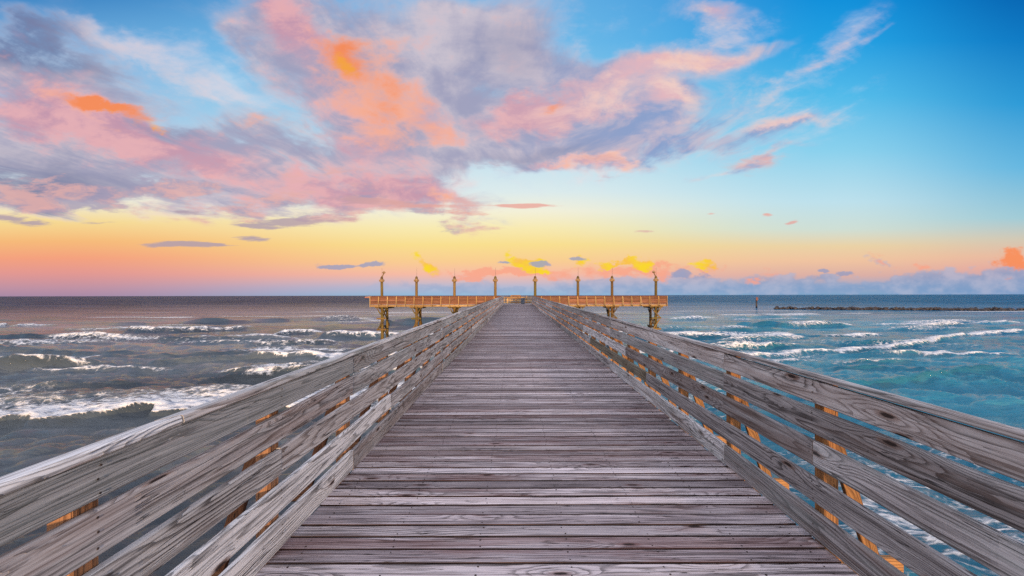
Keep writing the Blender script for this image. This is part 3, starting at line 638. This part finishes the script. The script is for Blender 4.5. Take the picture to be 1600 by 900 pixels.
#<<CR
def build_sea():
    f = 660*1024/1600; H = 6.9
    ys = list(np.arange(-70, -4, 2.)); y = -4.
    while y < 700:
        ys.append(y); y += max(.11, .62*y*abs(y)/(f*H))
    d = y
    while d < 42000: ys.append(d); d *= 1.22
    ys = np.array(ys)
    un = 1500
    uu = np.linspace(-1.55, 1.55, un); uu = np.concatenate([[-9, -5, -3, -2.2, -1.8], uu, [1.8, 2.2, 3, 5, 9]])
    Wd = np.maximum(ys, 0)+13
    X = uu[None, :]*Wd[:, None]; Y = np.repeat(ys[:, None], len(uu), 1)
    Z = np.zeros_like(X)
    cell = np.maximum(np.gradient(ys)[:, None]*np.ones_like(X), Wd[:, None]*3.1/un)
    r = np.random.RandomState(3)
    fadeN = np.clip((700-Y)/300, 0, 1)
    for i in range(72):
        lam = 1.1*(22/1.1)**(r.rand()**1.25); ang = r.normal(0, .38 if lam > 5 else .7)
        k = 2*np.pi/lam; kx, ky = k*np.sin(ang), k*np.cos(ang); ph = r.rand()*6.28
        amp = .0150*lam**.62
        att = np.clip((lam/cell-2.)/2.5, 0, 1)
        th = kx*X+ky*Y+ph
        grp = .6+.4*np.sin(th*.13+r.rand()*6 + X*.04)
        Z += amp*att*grp*(np.sin(th)+.22*np.cos(2*th))
    Z *= 1.0
    F = np.zeros_like(X); B = np.zeros_like(X)
    # 1-D value noise
    tab = r.rand(4096)
    def n1(x):
        i = np.floor(x).astype(int); t = x-i; t = t*t*(3-2*t)
        return tab[i % 4096]*(1-t)+tab[(i+1) % 4096]*t
    def n2(x, y):
        ix = np.floor(x).astype(int); iy = np.floor(y).astype(int); tx = x-ix; ty_ = y-iy
        tx = tx*tx*(3-2*tx); ty_ = ty_*ty_*(3-2*ty_)
        hsh = lambda a, b: tab[(a*73+b*179+((a*b) % 977)) % 4096]
        return (hsh(ix, iy)*(1-tx)+hsh(ix+1, iy)*tx)*(1-ty_)+(hsh(ix, iy+1)*(1-tx)+hsh(ix+1, iy+1)*tx)*ty_
    # breakers: (crest points, height, foam width behind, foam ahead, foam strength, (fade left, fade right))
    XA_, YA_, ZA_, FA_, BA_, CA_ = X, Y, Z, F, B, cell
    extra = []; r = np.random.RandomState(21)
    for i in range(110):
        cy = 34+150*r.rand()**1.1; cx = (r.rand()*2-1)*cy*1.15; ln = 4+cy*.13*(.4+r.rand())
        j1, j2 = r.normal(0, .8, 2)
        extra.append(([(cx-ln, cy+j1), (cx, cy), (cx+ln, cy+j2)], .16+.2*r.rand()+cy*.0012, .5+.008*cy+r.rand()*1.2, [0, 0, .55, .8, .95][r.randint(5)], ln*.7, ln*.7, .1, .9))
    for ci, (pts, A, wb, fs, fl, fr, f0, f1) in enumerate(CRESTS+extra):
        ylo, yhi = min(p[1] for p in pts)-14, max(p[1] for p in pts)+22
        sl = slice(np.searchsorted(ys, ylo), np.searchsorted(ys, yhi))
        X, Y, Z, F, B, cell = XA_[sl], YA_[sl], ZA_[sl], FA_[sl], BA_[sl], CA_[sl]
        px = np.array([p[0] for p in pts]); py = np.array([p[1] for p in pts])
        xs = np.linspace(px[0], px[-1], 60)
        yc = np.interp(X, px, py)
        # smooth corner polyline a little with noise wobble
        yc = yc + (n1(X*.35+ci*31)-.5)*wb*.25 + (n1(X*1.3+ci*17)-.5)*wb*.10
        sft = lambda e: e*e*(3-2*e)
        env = sft(np.clip((X-px[0])/fl+.0, 0, 1))*sft(np.clip((px[-1]-X)/fr, 0, 1))
        s = Y-yc                           # >0 seaward of the crest's foot
        hw = max(A*3.0, 1.0)
        prof = np.where(s < 0, np.exp(-(s/(hw*.30))**2), np.exp(-(s/(hw*1.15))**2))
        att = np.clip((hw/cell)/.8, 0, 1)
        dip = -.28*np.exp(-((s+hw*.95)/(hw*.6))**2)
        Z += A*env*(prof+dip)*att
        if fs > 0:
            fe = np.clip((X-(px[0]+f0*(px[-1]-px[0])))/(fl*.5), 0, 1)*np.clip(((px[0]+f1*(px[-1]-px[0]))-X)/(fr*.5), 0, 1)
            wbn = wb*(.55+.9*n1(X*.22+ci*7))
            fo = np.where(s < 0, np.clip(1+s/(max(.18*A, .05)+cell*.5), 0, 1), np.clip(1.12-s/(wbn+cell*.4), 0, 1)**.8)
            F[:] = np.maximum(F, fs*fe*fo)
        # dark swell face, greenish where light shows through
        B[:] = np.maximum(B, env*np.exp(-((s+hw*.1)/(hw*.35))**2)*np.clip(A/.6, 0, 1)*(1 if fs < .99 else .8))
    X, Y, Z, F, B, cell = XA_, YA_, ZA_, FA_, BA_, CA_
    # patches of old foam left on the water
    for (cx, cy, rx, ry, w) in PATCH:
        e = np.clip(1-np.sqrt(((X-cx)/rx)**2+((Y-cy)/ry)**2), 0, 1)
        F = np.maximum(F, w*e**.6*(.55+.6*n2(X*.35+9, Y*.5+5)))
    V_ = np.stack([X, Y, SEA+Z], -1).reshape(-1, 3).astype(np.float32)
    nr, nc = X.shape
    i = (np.arange(nr-1)[:, None]*nc+np.arange(nc-1)[None, :]).ravel()
    Q = np.stack([i, i+1, i+nc+1, i+nc], -1).astype(np.int32)
    me = bpy.data.meshes.new('sea'); me.vertices.add(len(V_)); me.vertices.foreach_set('co', V_.ravel())
    me.loops.add(Q.size); me.loops.foreach_set('vertex_index', Q.ravel())
    me.polygons.add(len(Q)); me.polygons.foreach_set('loop_start', np.arange(0, Q.size, 4, dtype=np.int32))
    me.update(calc_edges=True); me.polygons.foreach_set('use_smooth', np.ones(len(Q), dtype=bool))
    for nm, A_ in (('foam', F), ('swell', B)):
        at = me.attributes.new(nm, 'FLOAT', 'POINT'); at.data.foreach_set('value', A_.ravel().astype(np.float32))
    me.update()
    o = bpy.data.objects.new('sea', me); sc.collection.objects.link(o); o['kind'] = 'structure'
    return o
sea = build_sea()
m, g, b = new_mat('sea_water')
tc = g.n.new('ShaderNodeNewGeometry'); pos = V(g, tc.outputs['Position'])
x_, y_, z_ = g.xyz(pos)
foam = V(g, g.attr('foam').outputs['Fac']); swell = V(g, g.attr('swell').outputs['Fac'])
dist = g.m('SQRT', x_*x_ + y_*y_)
# body colour: silty brown water to the left, clear teal to the right
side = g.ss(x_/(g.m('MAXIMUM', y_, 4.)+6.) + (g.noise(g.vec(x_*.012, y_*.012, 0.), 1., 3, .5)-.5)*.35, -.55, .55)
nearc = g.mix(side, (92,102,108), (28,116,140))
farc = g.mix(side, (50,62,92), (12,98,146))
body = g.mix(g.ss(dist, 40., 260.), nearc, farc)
swn = g.noise(g.vec(x_*.022, y_*.10, 21.), 1., 5, .6)*.5 + g.noise(g.vec(x_*.008, y_*.035, 5.), 1., 5, .62)*.5  # noise for swell-trough shade and paler streaks painted into the water colour
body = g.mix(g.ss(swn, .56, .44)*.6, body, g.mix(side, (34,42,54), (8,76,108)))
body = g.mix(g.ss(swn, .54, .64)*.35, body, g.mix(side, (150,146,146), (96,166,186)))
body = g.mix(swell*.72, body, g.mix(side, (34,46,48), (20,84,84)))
# foam: solid on the crest, lace behind it
fw = g.noise(g.vec(x_*.55, y_*.9, 0.), 1., 3, .5, col=True)
fp = g.vm('ADD', g.vec(x_*.8, y_*1.15, 0.), g.vm('SCALE', fw, scale=1.2))
lace = V(g, g.voro(fp, 1.5, 'DISTANCE_TO_EDGE').outputs['Distance'])
lace2 = V(g, g.voro(fp, 3.9, 'DISTANCE_TO_EDGE').outputs['Distance'])
fn = g.noise(g.vec(x_*1.2, y_*2.2, 0.), 1., 6, .65)
cover = foam*1.38 + (fn - .5)*2.2 - g.ss(lace, 0., .3, 0., .5) - g.ss(lace2, 0., .3, 0., .32)
ff = g.ss(cover, .05, .85)*g.ss(foam, .0, .08)
speck = g.ss(g.noise(g.vec(x_*.5, y_*1.6, 4.), 1., 8, .72), .70, .78)*g.ss(y_, 130., 40.)*.35
ff = g.m('MAXIMUM', ff, speck*.6)
fcol = g.mix(g.ss(fn, .36, .58), (168,178,196), (246,244,242))  # bluish foam shadows mixed into the colour by noise
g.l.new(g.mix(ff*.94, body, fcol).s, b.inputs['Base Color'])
g.put(b.inputs['Roughness'], g.m('MAXIMUM', g.ss(dist, 20., 600., .10, .35), ff*.8))
b.inputs['IOR'].default_value = 1.333
g.put(b.inputs['Specular IOR Level'], g.ss(dist, 90., 330., .75, .06)*g.ss(swn, .42, .56, .45, 1.)*g.ss(ff, 0., 1., 1., .35))
rp = g.noise(g.vec(x_*.55, y_*1.9, 0.), 1.6, 7, .7)
rp0 = g.noise(g.vec(x_*3.2, y_*6., 2.), 1., 4, .6)
rp2 = g.noise(g.vec(x_*.16, y_*.8, 0.), 1., 6, .66)
rp3 = g.noise(g.vec(x_*.035, y_*.25, 7.), 1., 6, .68)
rp4 = g.noise(g.vec(x_*.012, y_*.07, 3.), 1., 6, .65)
hgt = rp*.25 + rp0*g.ss(dist, 60., 15., 0., .055) + rp2*g.ss(dist, 10., 60., .28, .42) + rp3*5.*g.ss(dist, 90., 260., .05, 1.) + rp4*40.*g.ss(dist, 150., 600.)
bn = bump(g, b, hgt + ff*.25*fn, 1.0, 1.)
wind = g.noise(g.vec(x_*.018, y_*.085, 11.), 1., 5, .6)
g.put(bn.inputs['Strength'], g.ss(wind, .36, .60, .45, 1.))
sea.data.materials.append(m)
# sea bed far below keeps the horizon closed behind the viewer
# ------------------------------------------------------------------ far things
def rocks(path, n, name, label):
    mb = MB(); P_ = [Vector((*p, 0)) for p in path]
    segs = [(P_[i+1]-P_[i]).length for i in range(len(P_)-1)]; T = sum(segs)
    ico_v = []; ph = (1+5**.5)/2
    for a_, b_ in ((1, ph), (-1, ph), (1, -ph), (-1, -ph)):
        ico_v += [(0, a_, b_), (a_, b_, 0), (b_, 0, a_)]
    import itertools
    import bmesh
    for i in range(n):
        d = T*(i+rng.random())/n; k = 0
        while k < len(segs)-1 and d > segs[k]: d -= segs[k]; k += 1
        ax = (P_[k+1]-P_[k]).normalized(); c = P_[k]+ax*d; nrm = Vector((-ax.y, ax.x, 0))
        lay = rng.random(); off = (rng.random()-.5)*5*(1-lay*.7)
        s_ = rng.uniform(.6, 1.25)
        c = c+nrm*off; z = SEA-.25+lay*1.15*(1-abs(off)/5)
        bm = bmesh.new(); bmesh.ops.create_icosphere(bm, subdivisions=1, radius=s_)
        rz = rng.uniform(0, 6.3); sq = (rng.uniform(.8, 1.5), rng.uniform(.7, 1.1), rng.uniform(.45, .8))
        vs = []
        for v_ in bm.verts:
            j = 1+rng.uniform(-.22, .22); x, y, zz_ = v_.co.x*sq[0]*j, v_.co.y*sq[1]*j, v_.co.z*sq[2]*j
            vs.append((c.x+x*math.cos(rz)-y*math.sin(rz), c.y+x*math.sin(rz)+y*math.cos(rz), z+zz_))
        fs = [tuple(q_.index for q_ in f_.verts) for f_ in bm.faces]; bm.free()
        mb.poly(vs, fs)
    o = mb.build(name, ROCK_M); return tag(o, label, 'breakwater')
rocks([(124.5, 203), (145, 194), (167.8, 187), (190, 181), (211, 176), (240, 170), (275, 163)], 620, 'rock_breakwater', 'low dark line of rocks in the water towards the right horizon')
t = thing('channel_marker', 'lone dark post with a small reddish board standing in the sea left of the rocks', 'marker post')
mx, my = 126.7, 222.4
MB().lathe((mx, my, SEA-1.5), [(.42, 0), (.38, 5.9)], 10).build('post', ROCK_M, t, smooth=True)
MB().bar((mx, my-.5, SEA+3.9), (mx, my-.5, SEA+5.5), 1.0, .12, side=(1, 0, 0), ch=.02).build('board', SIGN_M, t)
MB().lathe((mx+.1, my, SEA+5.0), [(.22, 0), (.25, .5), (.1, .8)], 8).build('lantern', SIGN_M, t)
# trawler on the horizon at the left end of the pier head
t = thing('fishing_boat', 'tiny white and rust coloured boat on the horizon beyond the platform left end', 'boat')
fx, fy = -432., 1240.; z0 = SEA
hull = [(-12, 1.2, 0), (-11, 2.6, 0), (0, 3.0, 0), (8, 2.3, 0), (13.5, .1, 0)]
vs = []; n = len(hull)
for (hx, hw_, _) in hull: vs += [(fx+hx, fy-hw_, z0+2.2+max(0, hx)*.14), (fx+hx, fy+hw_, z0+2.2+max(0, hx)*.14), (fx+hx*.92, fy-hw_*.6, z0-.6), (fx+hx*.92, fy+hw_*.6, z0-.6)]
fs = []
for i in range(n-1):
    a = 4*i; fs += [(a, a+4, a+6, a+2), (a+1, a+3, a+7, a+5), (a, a+1, a+5, a+4), (a+2, a+6, a+7, a+3)]
fs += [(0, 2, 3, 1), (4*n-4, 4*n-3, 4*n-1, 4*n-2)]
MB().poly(vs, fs).build('hull', HULL2_M, t)
MB().bar((fx+3, fy, z0+2.6), (fx+8, fy, z0+2.6+.3), 3.4, 3.6, side=(0, 0, 1), ch=.3).build('wheelhouse', HULL_M, t)
MB().bar((fx-10, fy, z0+2.5), (fx+2.5, fy, z0+2.5), 1.2, 3.8, side=(0, 0, 1), ch=.2).build('deck_house', HULL_M, t)
MB().bar((fx+1, fy, z0+2), (fx+1, fy, z0+10), .35, .35, side=(1, 0, 0)).build('mast', HULL2_M, t)
MB().bar((fx+1, fy, z0+3), (fx-9, fy, z0+8), .3, .3, side=(0, 1, 0)).build('boom', HULL2_M, t)
